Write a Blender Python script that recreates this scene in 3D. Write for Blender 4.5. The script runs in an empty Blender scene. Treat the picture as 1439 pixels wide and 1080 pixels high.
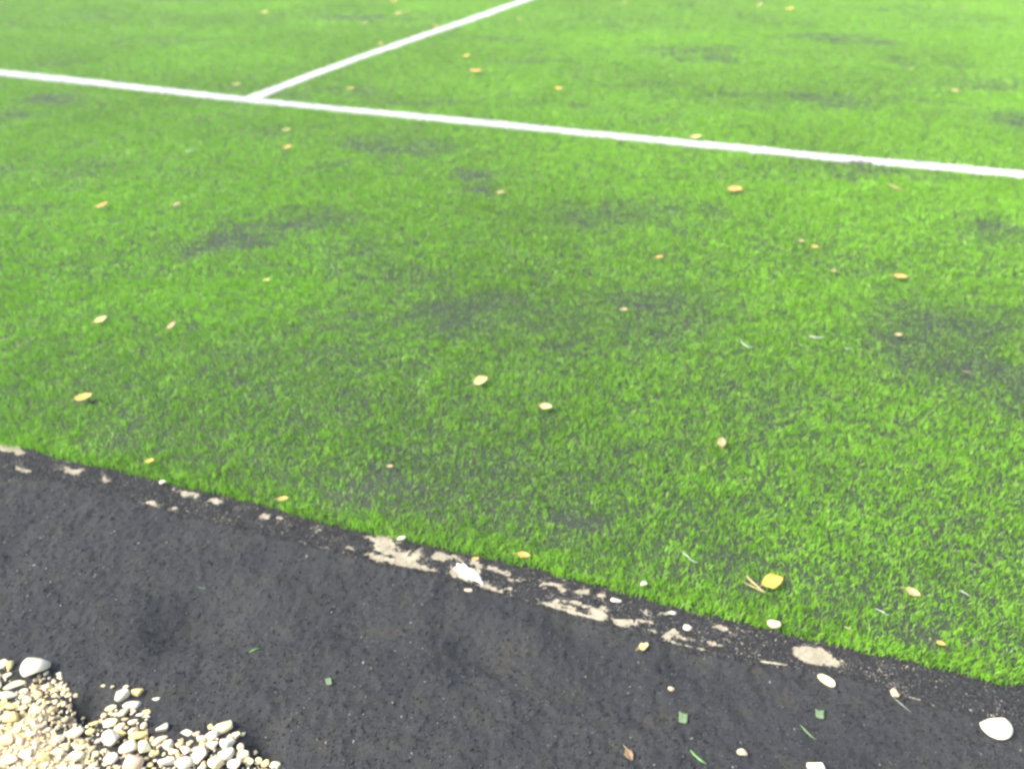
import bpy, math, random
import numpy as np

random.seed(11)
rng = np.random.default_rng(7)
S = bpy.context.scene
COL = S.collection
R = math.radians

# ------------------------------------------------------------------ camera
H, PITCH, F = 1.2, R(32.8), 1150.0          # eye height (m), tilt below the horizon, focal length in photo pixels
CT, ST = math.cos(PITCH), math.sin(PITCH)
cd = bpy.data.cameras.new('camera')
cam = bpy.data.objects.new('camera', cd)
COL.objects.link(cam)
cam.location = (0, 0, H)
cam.rotation_euler = (R(90) - PITCH, 0, 0)
cd.sensor_fit = 'HORIZONTAL'
cd.sensor_width = 36
cd.lens = F / 1439 * 36
cd.clip_start, cd.clip_end = 0.02, 1000
cd.dof.use_dof = True
cd.dof.focus_distance = 1.2
cd.dof.aperture_fstop = cd.lens / 8.0        # opening of about 5 mm: the far turf goes soft as in the photo
S.camera = cam


def gp(px, py, z=0.0):
    """the point of the level z seen at a pixel of the 1439 x 1080 photo"""
    a, b = (px - 719.5) / F, (540 - py) / F
    dy, dz = b * ST + CT, b * CT - ST
    t = (H - z) / -dz
    return np.array((a * t, dy * t, z))


def scale_at(y, z=0.0):
    """photo pixels per metre at ground distance y"""
    return F / (y * CT + (H - z) * ST)


# ------------------------------------------------------------------ noise
def _hash(ix, iy, seed):
    n = (ix.astype(np.int64) * 374761393 + iy.astype(np.int64) * 668265263 + seed * 1442695041) & 0xFFFFFFFF
    n = ((n ^ (n >> 13)) * 1274126177) & 0xFFFFFFFF
    n = n ^ (n >> 16)
    return (n & 0xFFFFFF) / float(0xFFFFFF)


def vn(x, y, seed=0):
    ix, iy = np.floor(x), np.floor(y)
    fx, fy = x - ix, y - iy
    fx, fy = fx * fx * (3 - 2 * fx), fy * fy * (3 - 2 * fy)
    a, b = _hash(ix, iy, seed), _hash(ix + 1, iy, seed)
    c, d = _hash(ix, iy + 1, seed), _hash(ix + 1, iy + 1, seed)
    return a + (b - a) * fx + (c - a) * fy + (a - b - c + d) * fx * fy


def fbm(x, y, seed=0, oct=4, gain=0.5):
    s, amp, tot = 0, 1, 0
    for i in range(oct):
        s = s + amp * vn(x * 2 ** i + 17.3 * i, y * 2 ** i - 9.1 * i, seed + i)
        tot += amp
        amp *= gain
    return s / tot


def sstep(a, b, x):
    t = np.clip((x - a) / (b - a), 0, 1)
    return t * t * (3 - 2 * t)


# ------------------------------------------------------------------ materials
def new_mat(name):
    m = bpy.data.materials.new(name)
    m.use_nodes = True
    nt = m.node_tree
    b = nt.nodes['Principled BSDF']
    return m, nt, b


def N(nt, t, **kw):
    n = nt.nodes.new(t)
    for k, v in kw.items():
        if k in n.inputs:
            n.inputs[k].default_value = v
        else:
            setattr(n, k, v)
    return n


def noise_mix(nt, c1, c2, scale, detail=4, lo=0.35, hi=0.65, coords=None):
    co = coords or N(nt, 'ShaderNodeTexCoord').outputs['Object']
    n = N(nt, 'ShaderNodeTexNoise', Scale=scale, Detail=detail)
    nt.links.new(co, n.inputs['Vector'])
    r = N(nt, 'ShaderNodeMapRange')
    r.inputs['From Min'].default_value, r.inputs['From Max'].default_value = lo, hi
    nt.links.new(n.outputs['Fac'], r.inputs['Value'])
    mx = N(nt, 'ShaderNodeMix', data_type='RGBA')
    nt.links.new(r.outputs['Result'], mx.inputs['Factor'])
    for i, c in ((6, c1), (7, c2)):
        if isinstance(c, tuple):
            mx.inputs[i].default_value = (*c, 1)
        else:
            nt.links.new(c, mx.inputs[i])
    return mx.outputs[2]


def bump(nt, b, scale, strength, dist, detail=6):
    co = N(nt, 'ShaderNodeTexCoord').outputs['Object']
    n = N(nt, 'ShaderNodeTexNoise', Scale=scale, Detail=detail)
    nt.links.new(co, n.inputs['Vector'])
    bp = N(nt, 'ShaderNodeBump', Strength=strength, Distance=dist)
    nt.links.new(n.outputs['Fac'], bp.inputs['Height'])
    nt.links.new(bp.outputs['Normal'], b.inputs['Normal'])


def mat_blade(name, transl, rough=0.45, spec=0.4):
    m, nt, b = new_mat(name)
    at = N(nt, 'ShaderNodeAttribute', attribute_name='tint')
    nt.links.new(at.outputs['Color'], b.inputs['Base Color'])
    b.inputs['Roughness'].default_value = rough
    b.inputs['Specular IOR Level'].default_value = spec
    tr = N(nt, 'ShaderNodeBsdfTranslucent')
    nt.links.new(at.outputs['Color'], tr.inputs['Color'])
    mx = N(nt, 'ShaderNodeMixShader')
    mx.inputs[0].default_value = transl
    nt.links.new(b.outputs[0], mx.inputs[1])
    nt.links.new(tr.outputs[0], mx.inputs[2])
    nt.links.new(mx.outputs[0], nt.nodes['Material Output'].inputs['Surface'])
    return m


def mat_plain(name, c1, c2, scale, rough=0.8, bs=0.0, bscale=100, bdist=0.002, lo=0.35, hi=0.65, spec=0.3):
    m, nt, b = new_mat(name)
    nt.links.new(noise_mix(nt, c1, c2, scale, lo=lo, hi=hi), b.inputs['Base Color'])
    b.inputs['Roughness'].default_value = rough
    b.inputs['Specular IOR Level'].default_value = spec
    if bs:
        bump(nt, b, bscale, bs, bdist)
    return m


def mat_tint(name, rough=0.85, spec=0.3, bs=0.0, bscale=150, bdist=0.001):
    m, nt, b = new_mat(name)
    at = N(nt, 'ShaderNodeAttribute', attribute_name='tint')
    nt.links.new(at.outputs['Color'], b.inputs['Base Color'])
    b.inputs['Roughness'].default_value = rough
    b.inputs['Specular IOR Level'].default_value = spec
    if bs:
        bump(nt, b, bscale, bs, bdist)
    return m


def mat_stone(name, c, dirt, f=0.5):
    m, nt, b = new_mat(name)
    x = noise_mix(nt, c, dirt, 55, lo=f, hi=f + 0.35)
    nt.links.new(x, b.inputs['Base Color'])
    b.inputs['Roughness'].default_value = 0.8
    b.inputs['Specular IOR Level'].default_value = 0.3
    bump(nt, b, 220, 0.5, 0.002)
    return m


M_BLADE = mat_blade('turf_fibre', 0.32, .45, .5)
M_WHITE = mat_blade('white_turf_fibre', 0.2, 0.5, 0.3)


def rubber_material():
    m, nt, b = new_mat('crumb_rubber')
    co = N(nt, 'ShaderNodeTexCoord').outputs['Object']
    fine = noise_mix(nt, (0.0155, 0.0170, 0.0180), (0.038, 0.0405, 0.0425), 260, 3, 0.32, 0.70, co)
    mid = noise_mix(nt, fine, (0.036, 0.035, 0.028), 22, 5, 0.52, 0.78, co)
    patch = noise_mix(nt, mid, (0.020, 0.0225, 0.025), 6, 4, 0.48, 0.75, co)
    nt.links.new(patch, b.inputs['Base Color'])
    b.inputs['Roughness'].default_value = 0.85
    b.inputs['Specular IOR Level'].default_value = 0.2
    bump(nt, b, 300, 0.5, 0.003, 5)
    return m


M_RUBBER = rubber_material()
M_CRUMB = mat_tint('rubber_granule', 0.75, 0.3)
M_INFILL = mat_plain('turf_infill', (0.018, 0.026, 0.018), (0.035, 0.045, 0.032), 120, 0.8, 0.7, 250, 0.004)
M_KERB = mat_plain('sandy_concrete', (0.34, 0.315, 0.235), (0.24, 0.22, 0.16), 45, 0.95, 0.5, 140, 0.003, 0.4, 0.7, 0.1)
M_GROUND = mat_plain('bare_ground', (0.10, 0.085, 0.065), (0.19, 0.16, 0.12), 3, 0.95, 0.4, 30, 0.02)
M_FARTURF = mat_plain('far_turf', (0.055, 0.20, 0.012), (0.10, 0.29, 0.025), 4, 0.7, 0.6, 90, 0.02)
M_SAND = mat_plain('gravel_fines', (0.52, 0.44, 0.28), (0.34, 0.28, 0.17), 120, 0.95, 0.9, 170, 0.006)
M_GRAVEL = mat_tint('gravel_stone', 0.85, 0.3, 0.4, 200, 0.0015)
M_GRIT = mat_tint('grit', 0.5, 0.5)


# ------------------------------------------------------------------ mesh helpers
def raw_mesh(name, verts, tris=None, quads=None, tint=None, smooth=False):
    me = bpy.data.meshes.new(name)
    verts = np.asarray(verts, dtype=np.float32)
    nt_ = 0 if tris is None else len(tris)
    nq = 0 if quads is None else len(quads)
    me.vertices.add(len(verts))
    me.vertices.foreach_set('co', verts.ravel())
    loops, starts, totals = [], [], []
    if nt_:
        loops.append(np.asarray(tris, dtype=np.int32).ravel())
        starts.append(np.arange(nt_, dtype=np.int32) * 3)
        totals.append(np.full(nt_, 3, dtype=np.int32))
    if nq:
        loops.append(np.asarray(quads, dtype=np.int32).ravel())
        starts.append(nt_ * 3 + np.arange(nq, dtype=np.int32) * 4)
        totals.append(np.full(nq, 4, dtype=np.int32))
    lp = np.concatenate(loops)
    me.loops.add(len(lp))
    me.loops.foreach_set('vertex_index', lp)
    me.polygons.add(nt_ + nq)
    me.polygons.foreach_set('loop_start', np.concatenate(starts))
    if smooth:
        me.polygons.foreach_set('use_smooth', np.ones(nt_ + nq, dtype=bool))
    if tint is not None:
        at = me.attributes.new('tint', 'FLOAT_COLOR', 'POINT')
        t = np.ones((len(verts), 4), dtype=np.float32)
        t[:, :3] = tint
        at.data.foreach_set('color', t.ravel())
    me.update(calc_edges=True)
    return me


def add(name, me, mat, parent=None, loc=None, rot=None):
    o = bpy.data.objects.new(name, me)
    COL.objects.link(o)
    if mat is not None:
        me.materials.append(mat)
    o.parent = parent
    if loc is not None:
        o.location = [float(v) for v in loc]
    if rot is not None:
        o.rotation_euler = rot
    return o


def tag(o, label=None, cat=None, group=None, kind=None):
    for k, v in (('label', label), ('category', cat), ('group', group), ('kind', kind)):
        if v:
            o[k] = v
    return o


def grid(x0, x1, y0, y1, step, zf, xs=None, ys=None):
    if xs is None:
        xs, ys = np.linspace(x0, x1, int((x1 - x0) / step) + 1), np.linspace(y0, y1, int((y1 - y0) / step) + 1)
    nx, ny = len(xs), len(ys)
    X, Y = np.meshgrid(xs, ys)
    Z = zf(X, Y)
    v = np.stack([X.ravel(), Y.ravel(), Z.ravel()], 1)
    i = np.arange(nx * ny).reshape(ny, nx)
    q = np.stack([i[:-1, :-1], i[:-1, 1:], i[1:, 1:], i[1:, :-1]], -1).reshape(-1, 4)
    return v, q, X, Y


# ------------------------------------------------------------------ outlines on the ground
EDGE_PX = [(-420, 548), (-200, 590), (0, 628), (40, 634), (100, 652), (160, 663), (200, 672), (250, 686), (330, 704), (400, 722), (470, 742),
           (520, 752), (580, 765), (640, 780), (720, 795), (800, 816), (880, 838), (940, 855), (1000, 869), (1060, 883), (1120, 899),
           (1180, 912), (1250, 928), (1320, 943), (1380, 957), (1439, 971), (1700, 1030), (2000, 1095)]
E = np.array([gp(*p)[:2] for p in EDGE_PX])


def edge_y(x):
    x = np.asarray(x, float)
    y = np.interp(x, E[:, 0], E[:, 1])
    y = y + np.where(x < E[0, 0], (E[0, 0] - x) * .45, 0)
    return np.maximum(y - np.where(x > E[-1, 0], (x - E[-1, 0]) * .45, 0), .2)


KERB_PX = [(-420, 578), (-200, 624), (0, 666), (110, 680), (240, 717), (425, 764), (520, 788), (600, 804), (715, 836), (800, 858), (880, 881),
           (955, 905), (1060, 928), (1180, 945), (1280, 980), (1439, 1016), (1700, 1080), (2000, 1150)]
K = np.array([gp(*p)[:2] for p in KERB_PX])


def kerb_y(x):
    return np.interp(x, K[:, 0], K[:, 1])


# exposed places of the kerb: px, py, half width, half height (photo pixels), strength
BARE = [(12, 631, 30, 7, 1.2), (33, 659, 18, 4, .8), (100, 662, 20, 6, .9), (150, 672, 12, 4, .9), (215, 709, 14, 4, .7), (243, 716, 12, 4, .7),
        (265, 695, 24, 6, .9), (303, 704, 10, 5, .7), (368, 726, 13, 5, .7), (396, 731, 9, 4, .7), (430, 763, 9, 4, .7), (455, 771, 20, 3, .7),
        (447, 744, 10, 4, .5), (490, 767, 12, 5, .5), (535, 757, 30, 5, .95), (542, 771, 24, 9, 1.0), (548, 791, 40, 7, 1.15),
        (585, 798, 26, 7, 1.1), (570, 784, 30, 8, .8), (590, 778, 12, 5, .6), (618, 783, 18, 6, .8), (640, 785, 18, 6, .7), (655, 806, 22, 12, 1.3), (690, 826, 28, 6, .8),
        (668, 797, 20, 8, .7), (700, 802, 24, 6, .9), (725, 812, 16, 5, .5), (780, 823, 17, 5, .9), (816, 832, 15, 5, .9), (790, 845, 22, 6, .6),
        (775, 851, 18, 5, 1.1), (800, 857, 16, 5, .9), (838, 862, 20, 7, 1.0), (850, 857, 10, 4, .8), (815, 852, 14, 5, .6), (877, 874, 16, 8, .95),
        (902, 871, 12, 6, .7), (905, 860, 9, 4, .6), (912, 887, 10, 4, .8), (946, 894, 17, 6, 1.0), (934, 862, 8, 4, .7), (905, 856, 8, 4, .6), (844, 839, 10, 4, .7),
        (1015, 885, 14, 7, 1.0), (1002, 905, 12, 4, .8), (968, 900, 10, 3, .6), (1148, 924, 36, 14, 1.35), (1258, 972, 10, 7, .9), (1046, 901, 8, 3, .5)]
BG = []
for px, py, w, h, s in BARE:
    c = gp(px, py)
    a, b = gp(px + w, py), gp(px, py - h)
    BG.append((c[0], c[1], abs(a[0] - c[0]), abs(b[1] - c[1]), s))


def bare(x, y):
    m = np.zeros_like(x)
    sl = -0.5                                     # patches lie along the kerb
    wx = x + 0.014 * (fbm(x * 40, y * 40, 70, 3) - .5) * 2
    wy = y + 0.014 * (fbm(x * 40, y * 40, 80, 3) - .5) * 2
    for cx, cy, rx, ry, s in BG:
        dx, dy = wx - cx, wy - cy
        dy = dy - sl * dx * 0.6
        m = np.maximum(m, s * (1.35 - (dx / rx) ** 2 - (dy / ry) ** 2))
    return m


def rubber_relief(x, y):
    z = 0.012 * (fbm(x * 5, y * 5, 3, 3) - .5) + 0.011 * (fbm(x * 24, y * 24, 5, 3) - .5) + 0.0065 * (fbm(x * 110, y * 110, 9, 2) - .5)
    for px, py, r, d in ((670, 912, .07, .022), (290, 862, .09, .02), (250, 885, .06, .015), (1080, 905, .06, .013), (800, 875, .05, .012),
                         (365, 1030, .035, .02), (372, 1058, .03, .022), (112, 1000, .03, .02), (130, 985, .03, .015), (500, 880, .05, .01), (960, 930, .05, .012)):
        c = gp(px, py)
        z = z - 1.35 * d * np.exp(-((x - c[0]) ** 2 + (y - c[1]) ** 2 * 1.6) / (r * r))
    return z


def rubber_z(x, y):
    z = rubber_relief(x, y)
    ky, ey = kerb_y(x), edge_y(x)
    over = sstep(-0.004, 0.006, y - ky)
    b = bare(x, y)
    u, v_ = x * .9 - y * .44, x * .44 + y * .9          # along and across the kerb
    n = fbm(u * 45, v_ * 110, 31, 4, .65) - .5
    n2 = fbm(u * 120, v_ * 230, 37, 2, .6) - .5
    zk = .0030 - .0048 * sstep(0.30, 0.85, b + 1.15 * n + 1.5 * n2) + .0016 * (fbm(x * 160, y * 160, 21, 2) - .5)
    z = z + .005 * np.exp(-np.clip(ky - y, 0, 1) / .03)
    return z * (1 - over) + (zk + 0.06 * z) * over


# ------------------------------------------------------------------ setting: sheets
v, q, _, _ = grid(-120, 120, -120, 140, 20, lambda x, y: np.full_like(x, -0.09))
tag(add('ground', raw_mesh('ground', v, quads=q), M_GROUND), kind='structure')

# crumb rubber strip, fine relief where it can be seen, meeting the turf edge
gx = np.concatenate([np.arange(-3.6, -1.9, .02), np.arange(-1.9, 1.4, .0042), np.arange(1.4, 3.2, .02)])
gy = np.concatenate([np.arange(.2, .62, .012), np.arange(.62, 2.5, .0042), np.arange(2.5, 3.3, .02)])
v, q, X, Y = grid(0, 0, 0, 0, 0, rubber_z, gx, gy)
yc = Y.ravel()
keep_v = yc < edge_y(X.ravel()) + 0.03
q = q[keep_v[q].all(1)]
used = np.unique(q)
remap = np.full(len(v), -1)
remap[used] = np.arange(len(used))
tag(add('rubber_path', raw_mesh('rubber_path', v[used], quads=remap[q], smooth=True), M_RUBBER), kind='structure')

# flush concrete kerb between the rubber and the turf
xs = np.linspace(E[0, 0] + .05, E[-1, 0] - .05, 260)
ye, yk = edge_y(xs), kerb_y(xs)
rows = [np.stack([xs, ye + .03, np.full_like(xs, .0005)], 1), np.stack([xs, yk, np.full_like(xs, .0005)], 1), np.stack([xs, yk, np.full_like(xs, -.08)], 1)]
v = np.concatenate(rows)
n = len(xs)
i = np.arange(n - 1)
q = np.concatenate([np.stack([i + n, i + n + 1, i + 1, i], 1), np.stack([i + 2 * n, i + 2 * n + 1, i + n + 1, i + n], 1)])
tag(add('kerb', raw_mesh('kerb', v, quads=q), M_KERB), kind='structure')

# turf infill: the dark granules between the fibres
xs = np.linspace(-14, 14, 561)
ye = edge_y(xs)
lv = np.array([0.012, .02, .25, .5, 1, 2, 4, 7, 11])
rows = []
for k, d in enumerate(lv):
    yy = np.minimum(ye + d, 11.6) if k < len(lv) - 1 else np.full_like(xs, 11.6)
    rows.append(np.stack([xs, yy, np.full_like(xs, 0.004 if k else -0.03)], 1))
v = np.concatenate(rows)
n = len(xs)
q = []
for k in range(len(lv) - 1):
    i = np.arange(n - 1) + k * n
    q.append(np.stack([i, i + 1, i + n + 1, i + n], 1))
tag(add('turf_ground', raw_mesh('turf_ground', v, quads=np.concatenate(q)), M_INFILL), kind='structure')
v, q, _, _ = grid(-90, 90, 11.6, 131.6, 2, lambda x, y: 0.012 + 0.01 * vn(x, y, 4))
tag(add('field', raw_mesh('field', v, quads=q), M_FARTURF), kind='structure')

# ------------------------------------------------------------------ pitch lines (white fibres tufted into the turf)
TOP1 = [(-400, 57), (0, 97.0), (80, 104.7), (310, 132), (430, 145.5), (700, 169.5), (780, 178.5), (1000, 199), (1080, 206.5), (1170, 216.5), (1290, 226), (1359, 231.6), (1439, 239.2), (1800, 274)]
BOT1 = [(-400, 67), (0, 106.5), (80, 114.8), (310, 140.5), (430, 152.8), (700, 179.2), (780, 187.0), (1000, 209), (1080, 216.5), (1170, 226), (1290, 235.8), (1359, 242.2), (1439, 249.5), (1800, 285)]
ZL = 0.012
T1 = np.array([gp(p[0], p[1] + 1.2, ZL)[:2] for p in TOP1])
B1 = np.array([gp(p[0], p[1] - 1.0, ZL)[:2] for p in BOT1])


def mid_fit(a):                                # the line is straight on the ground: least squares with a small wobble kept
    p = np.polyfit(a[:, 0], a[:, 1], 1)
    return p


PT, PB = mid_fit(T1), mid_fit(B1)


def on_line1(x, y):
    t = np.interp(x, T1[:, 0], T1[:, 1]) * .75 + np.polyval(PT, x) * .25
    b = np.interp(x, B1[:, 0], B1[:, 1]) * .75 + np.polyval(PB, x) * .25
    return (y < t) & (y > b)


L2A = np.array([gp(*p, ZL)[:2] for p in ((344, 136.5), (435, 102.8), (515, 74.2), (685, 15.8), (731, 0), (855, -44))])
L2B = np.array([gp(*p, ZL)[:2] for p in ((364, 138.0), (425, 114.0), (505, 84.2), (675, 25.6), (747, 0), (870, -44))])


def on_line2(x, y):
    xl = np.interp(y, L2A[:, 1], L2A[:, 0])
    xr = np.interp(y, L2B[:, 1], L2B[:, 0])
    t = np.interp(x, T1[:, 0], T1[:, 1])
    return (x > xl) & (x < xr) & (y >= t - .02) & (y < 11.5)


# dark places where the fibres lie thin or crumb rubber has spilled: px, py, half width, half height, strength
DARK = [(350, 325, 70, 22, .9), (300, 350, 60, 18, .5), (620, 432, 75, 25, .6), (590, 450, 40, 14, .4), (900, 435, 130, 38, .6), (960, 460, 60, 20, .4), (880, 300, 110, 26, .45), (1005, 300, 40, 14, .5),
        (1340, 490, 90, 60, .65), (1420, 560, 60, 40, .4), (1385, 330, 50, 26, .6), (80, 150, 55, 12, .7), (540, 212, 50, 12, .6), (490, 240, 35, 8, .55), (670, 258, 40, 12, .6), (1160, 57, 60, 9, .7),
        (1040, 75, 90, 14, .35), (1170, 142, 110, 9, .7), (1390, 118, 60, 12, .6), (1420, 165, 40, 20, .5), (700, 57, 35, 7, .6), (520, 26, 90, 5, .6), (490, 132, 30, 5, .7), (600, 142, 100, 7, .5),
        (760, 88, 40, 6, .5), (780, 153, 40, 8, .45), (850, 28, 60, 5, .45), (250, 60, 70, 8, .5), (140, 22, 50, 4, .4), (1210, 232, 42, 6, .95), (1230, 243, 60, 10, .6), (1120, 225, 40, 5, .4), (1030, 5, 60, 4, .5), (1240, 12, 70, 4, .4), (260, 2, 30, 3, .6),
        (330, 185, 60, 10, .4), (40, 290, 50, 24, .35), (575, 690, 60, 40, .45), (545, 705, 25, 22, .5), (880, 765, 22, 16, .6), (985, 775, 30, 16, .45), (1180, 845, 40, 16, .35), (1090, 530, 90, 40, .35), (1240, 850, 26, 12, .6), (700, 690, 120, 40, .25), (160, 480, 60, 30, .2), (780, 430, 120, 30, .35), (470, 370, 80, 20, .35), (1320, 450, 50, 20, .5)]
DG = []
for px, py, w, h, s in DARK:
    c, a, b, b2 = gp(px, py), gp(px + w, py), gp(px, py - h), gp(px, py + h)
    DG.append((c[0], c[1], abs(a[0] - c[0]), (b[1] - b2[1]) / 2, s))


def dark(x, y):
    wx = x + .22 * (fbm(x * 3, y * 3, 40, 4) - .5) * 2
    wy = y + .22 * (fbm(x * 3, y * 3, 50, 4) - .5) * 2
    m = np.zeros_like(x)
    for cx, cy, rx, ry, s in DG:
        f = .74 if cy > 3.6 else 1.0                # the far ones are fainter and wider
        m = np.maximum(m, f * s * np.exp(-(((wx - cx) / (1.35 * rx / f)) ** 2 + ((wy - cy) / (1.1 * ry)) ** 2) * 1.1))
    n = fbm(x * 2.2, y * 2.2, 60, 5, .55)
    m = m * .9 + 1.0 * np.clip(n - .53, 0, 1)
    m = m * (.15 + 1.7 * fbm(x * 4.5, y * 10, 66, 5, .65))
    return np.clip(m * 1.2, 0, .85)


# ------------------------------------------------------------------ turf fibres
def blades(x, y, L, w, tint, lean_amt, simple, seed, z0):
    """x, y roots; L length; w width; returns verts and faces of bent tapering fibres"""
    n = len(x)
    r = np.random.default_rng(seed)
    cl = fbm(x * 34, y * 34, 90, 2) * 4 * math.pi * 1.6
    ang = cl + r.normal(0, 1.0, n)
    lean = np.clip(lean_amt * (.35 + .65 * r.random(n)) + .12 * r.normal(0, 1, n), 0.02, 1.45)
    face = r.random(n) * math.pi * 2
    dx, dy = np.cos(ang), np.sin(ang)
    fx, fy = np.cos(face), np.sin(face)
    root = np.stack([x, y, z0], 1)
    up1 = np.stack([dx * np.sin(lean * .6), dy * np.sin(lean * .6), np.cos(lean * .6)], 1)
    up2 = np.stack([dx * np.sin(lean * 1.35), dy * np.sin(lean * 1.35), np.cos(lean * 1.35)], 1)
    side = np.stack([fx, fy, np.zeros(n)], 1) * (w / 2)[:, None]
    mid = root + up1 * (L * .55)[:, None]
    tip = mid + up2 * (L * .5)[:, None]
    if simple:
        V = np.stack([root - side, root + side, tip + side * .35, tip - side * .35], 1).reshape(-1, 3)
        b = np.arange(n)[:, None] * 4
        return V, None, b + np.array([0, 1, 2, 3]), np.repeat(tint, 4, 0)
    V = np.stack([root - side, root + side, mid + side * .9, mid - side * .9, tip], 1).reshape(-1, 3)
    b = np.arange(n)[:, None] * 5
    return V, b + np.array([3, 2, 4]), b + np.array([0, 1, 2, 3]), np.repeat(tint, 5, 0)


BANDS = [(0.9, 2.5, 140000, .00125, False), (2.5, 3.5, 74000, .0017, False), (3.5, 5.0, 48000, .0023, True), (5.0, 7.2, 31000, .0031, True), (7.2, 11.6, 18000, .0044, True)]
gv, gt, gq, gc = [], [], [], []
wv, wq, wc = {1: [], 2: []}, {1: [], 2: []}, {1: [], 2: []}
off = 0
woff = {1: 0, 2: 0}


def push_white(k, V, Q, C):
    wv[k].append(V)
    wq[k].append(Q + woff[k])
    wc[k].append(C)
    woff[k] += len(V)


for bi, (y0, y1, dens, w, simple) in enumerate(BANDS):
    hw = .626 * (y1 * CT + H * ST) + .9
    n = int(2 * hw * (y1 - y0) * dens)
    x = rng.uniform(-hw, hw, n)
    y = rng.uniform(y0, y1, n)
    half = .626 * (y * CT + H * ST) + .9
    ed = edge_y(x) + .012 * (fbm(x * 45, x * 0 + 3, 12, 3) - .5)
    k = (np.abs(x) < half) & (y > ed)
    x, y, ed = x[k], y[k], ed[k]
    d = dark(x, y)
    tuft = fbm(x * 34, y * 44, 14, 3, .6)
    tuft2 = fbm(x * 13, y * 13, 24, 3)
    pk = np.clip(1.12 - .82 * d, .1, 1) * np.clip(.60 + 1.0 * (tuft - .32), .1, 1)
    near_edge = sstep(.09, .0, y - ed)
    pk = np.clip(pk + .5 * near_edge, 0, 1)
    pk = pk * (.60 + .40 * sstep(1.6, 4.2, y)) + .22 * near_edge
    k = rng.random(len(x)) < pk
    l1, l2 = on_line1(x, y), on_line2(x, y)
    jx, jy = x + rng.normal(0, .005, len(x)), y + rng.normal(0, .005, len(x))
    w1, w2 = on_line1(jx, jy), on_line2(jx, jy) & ~l1
    spill = dark(x, y) > .55
    green = k & ((~w1 & ~w2) | (rng.random(len(x)) < .10))
    xg, yg = x[green], y[green]
    m = len(xg)
    L = (.0075 + .0095 * tuft[green] + .003 * rng.random(m)) * (1 - .45 * d[green]) * (1 + .22 * near_edge[green])
    ww = w * (.75 + .5 * rng.random(m))
    mixr = rng.random(m)[:, None]
    big = fbm(xg * 1.3, yg * 1.3, 77, 3)[:, None]
    base = np.array([.150, .430, .009]) * (1 - mixr) + np.array([.240, .505, .018]) * mixr
    base = base * (.86 + .20 * rng.random(m)[:, None]) * (.74 + .50 * big) * (.9 + .22 * tuft2[green][:, None])
    yl = (rng.random(m) < .05)[:, None]
    base = np.where(yl, np.array([.33, .46, .12]), base)
    dusty = (rng.random(m) < .75 * np.clip(d[green] - .2, 0, 1))[:, None]
    base = np.where(dusty, base * .45 + np.array([.030, .036, .030]), base)
    far = sstep(2.6, 6.0, yg)
    lean = .60 + .55 * tuft2[green] + .35 * d[green] + .25 * far
    V, T, Q, C = blades(xg, yg, L, ww, base, lean, simple, 100 + bi, np.full(m, .003))
    if T is not None:
        gt.append(T + off)
    gq.append(Q + off)
    gv.append(V)
    gc.append(C)
    off += len(V)
    # white fibres, three times as dense
    for k_, f in ((1, on_line1), (2, on_line2)):
        if k_ == 1 and y0 >= 7.2 or y1 < 3.5:
            continue
        rx = rng.uniform(-hw, hw, int(n * 2.8))
        ry = rng.uniform(y0, y1, len(rx))
        a = rx + rng.normal(0, .003, len(rx)), ry + rng.normal(0, .003, len(rx))
        kk = f(*a) & (np.abs(rx) < .626 * (ry * CT + H * ST) + .9)
        if k_ == 2:
            kk &= ~on_line1(rx, ry)
        rx, ry = rx[kk], ry[kk]
        if not len(rx):
            continue
        c = gp(1210, 231, 0)
        sp = np.exp(-(((rx - c[0]) / .13) ** 2 + ((ry - c[1] + .0) / .05) ** 2))
        kk = rng.random(len(rx)) > 1.1 * sp
        rx, ry = rx[kk], ry[kk]
        m = len(rx)
        tw = np.full((m, 3), .84) * (.86 + .14 * rng.random(m)[:, None]) * (.82 + .3 * fbm(rx * 18, ry * 18, 91, 3)[:, None])
        V, T, Q, C = blades(rx, ry, .010 + .004 * rng.random(m), np.full(m, w * 1.35), tw, np.full(m, .8), True, 300 + bi + k_, np.full(m, .004))
        push_white(k_, V, Q, C)
turf = add('grass', raw_mesh('grass', np.concatenate(gv), np.concatenate(gt), np.concatenate(gq), np.concatenate(gc)), M_BLADE)
tag(turf, kind='stuff')
for k_, lab in ((1, 'long white line running right across the green turf from side to side'),
                (2, 'white line slanting away from the long one to the far end of the turf')):
    o = add('white_line', raw_mesh('white_line', np.concatenate(wv[k_]), None, np.concatenate(wq[k_]), np.concatenate(wc[k_])), M_WHITE)
    tag(o, lab, 'pitch line', 'white lines of the pitch')

# ------------------------------------------------------------------ rubber granules and light grit on the path
def chips(px, py, pz, size, tint, seed, flat=.6):
    r = np.random.default_rng(seed)
    n = len(px)
    base = np.array([(1, 0, -.5), (-.6, .8, -.5), (-.6, -.8, -.5), (.1, 0, .8)])
    V = np.repeat(base[None], n, 0) + r.normal(0, .28, (n, 4, 3))
    V[:, :, 2] *= flat
    a = r.random(n) * 2 * math.pi
    c, s = np.cos(a)[:, None], np.sin(a)[:, None]
    X, Yy = V[:, :, 0] * c - V[:, :, 1] * s, V[:, :, 0] * s + V[:, :, 1] * c
    V = np.stack([X, Yy, V[:, :, 2]], 2) * size[:, None, None]
    V += np.stack([px, py, pz], 1)[:, None]
    b = np.arange(n)[:, None, None] * 4
    T = (b + np.array([(0, 1, 3), (1, 2, 3), (2, 0, 3), (0, 2, 1)])).reshape(-1, 3)
    return V.reshape(-1, 3), T, np.repeat(tint, 4, 0)


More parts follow.
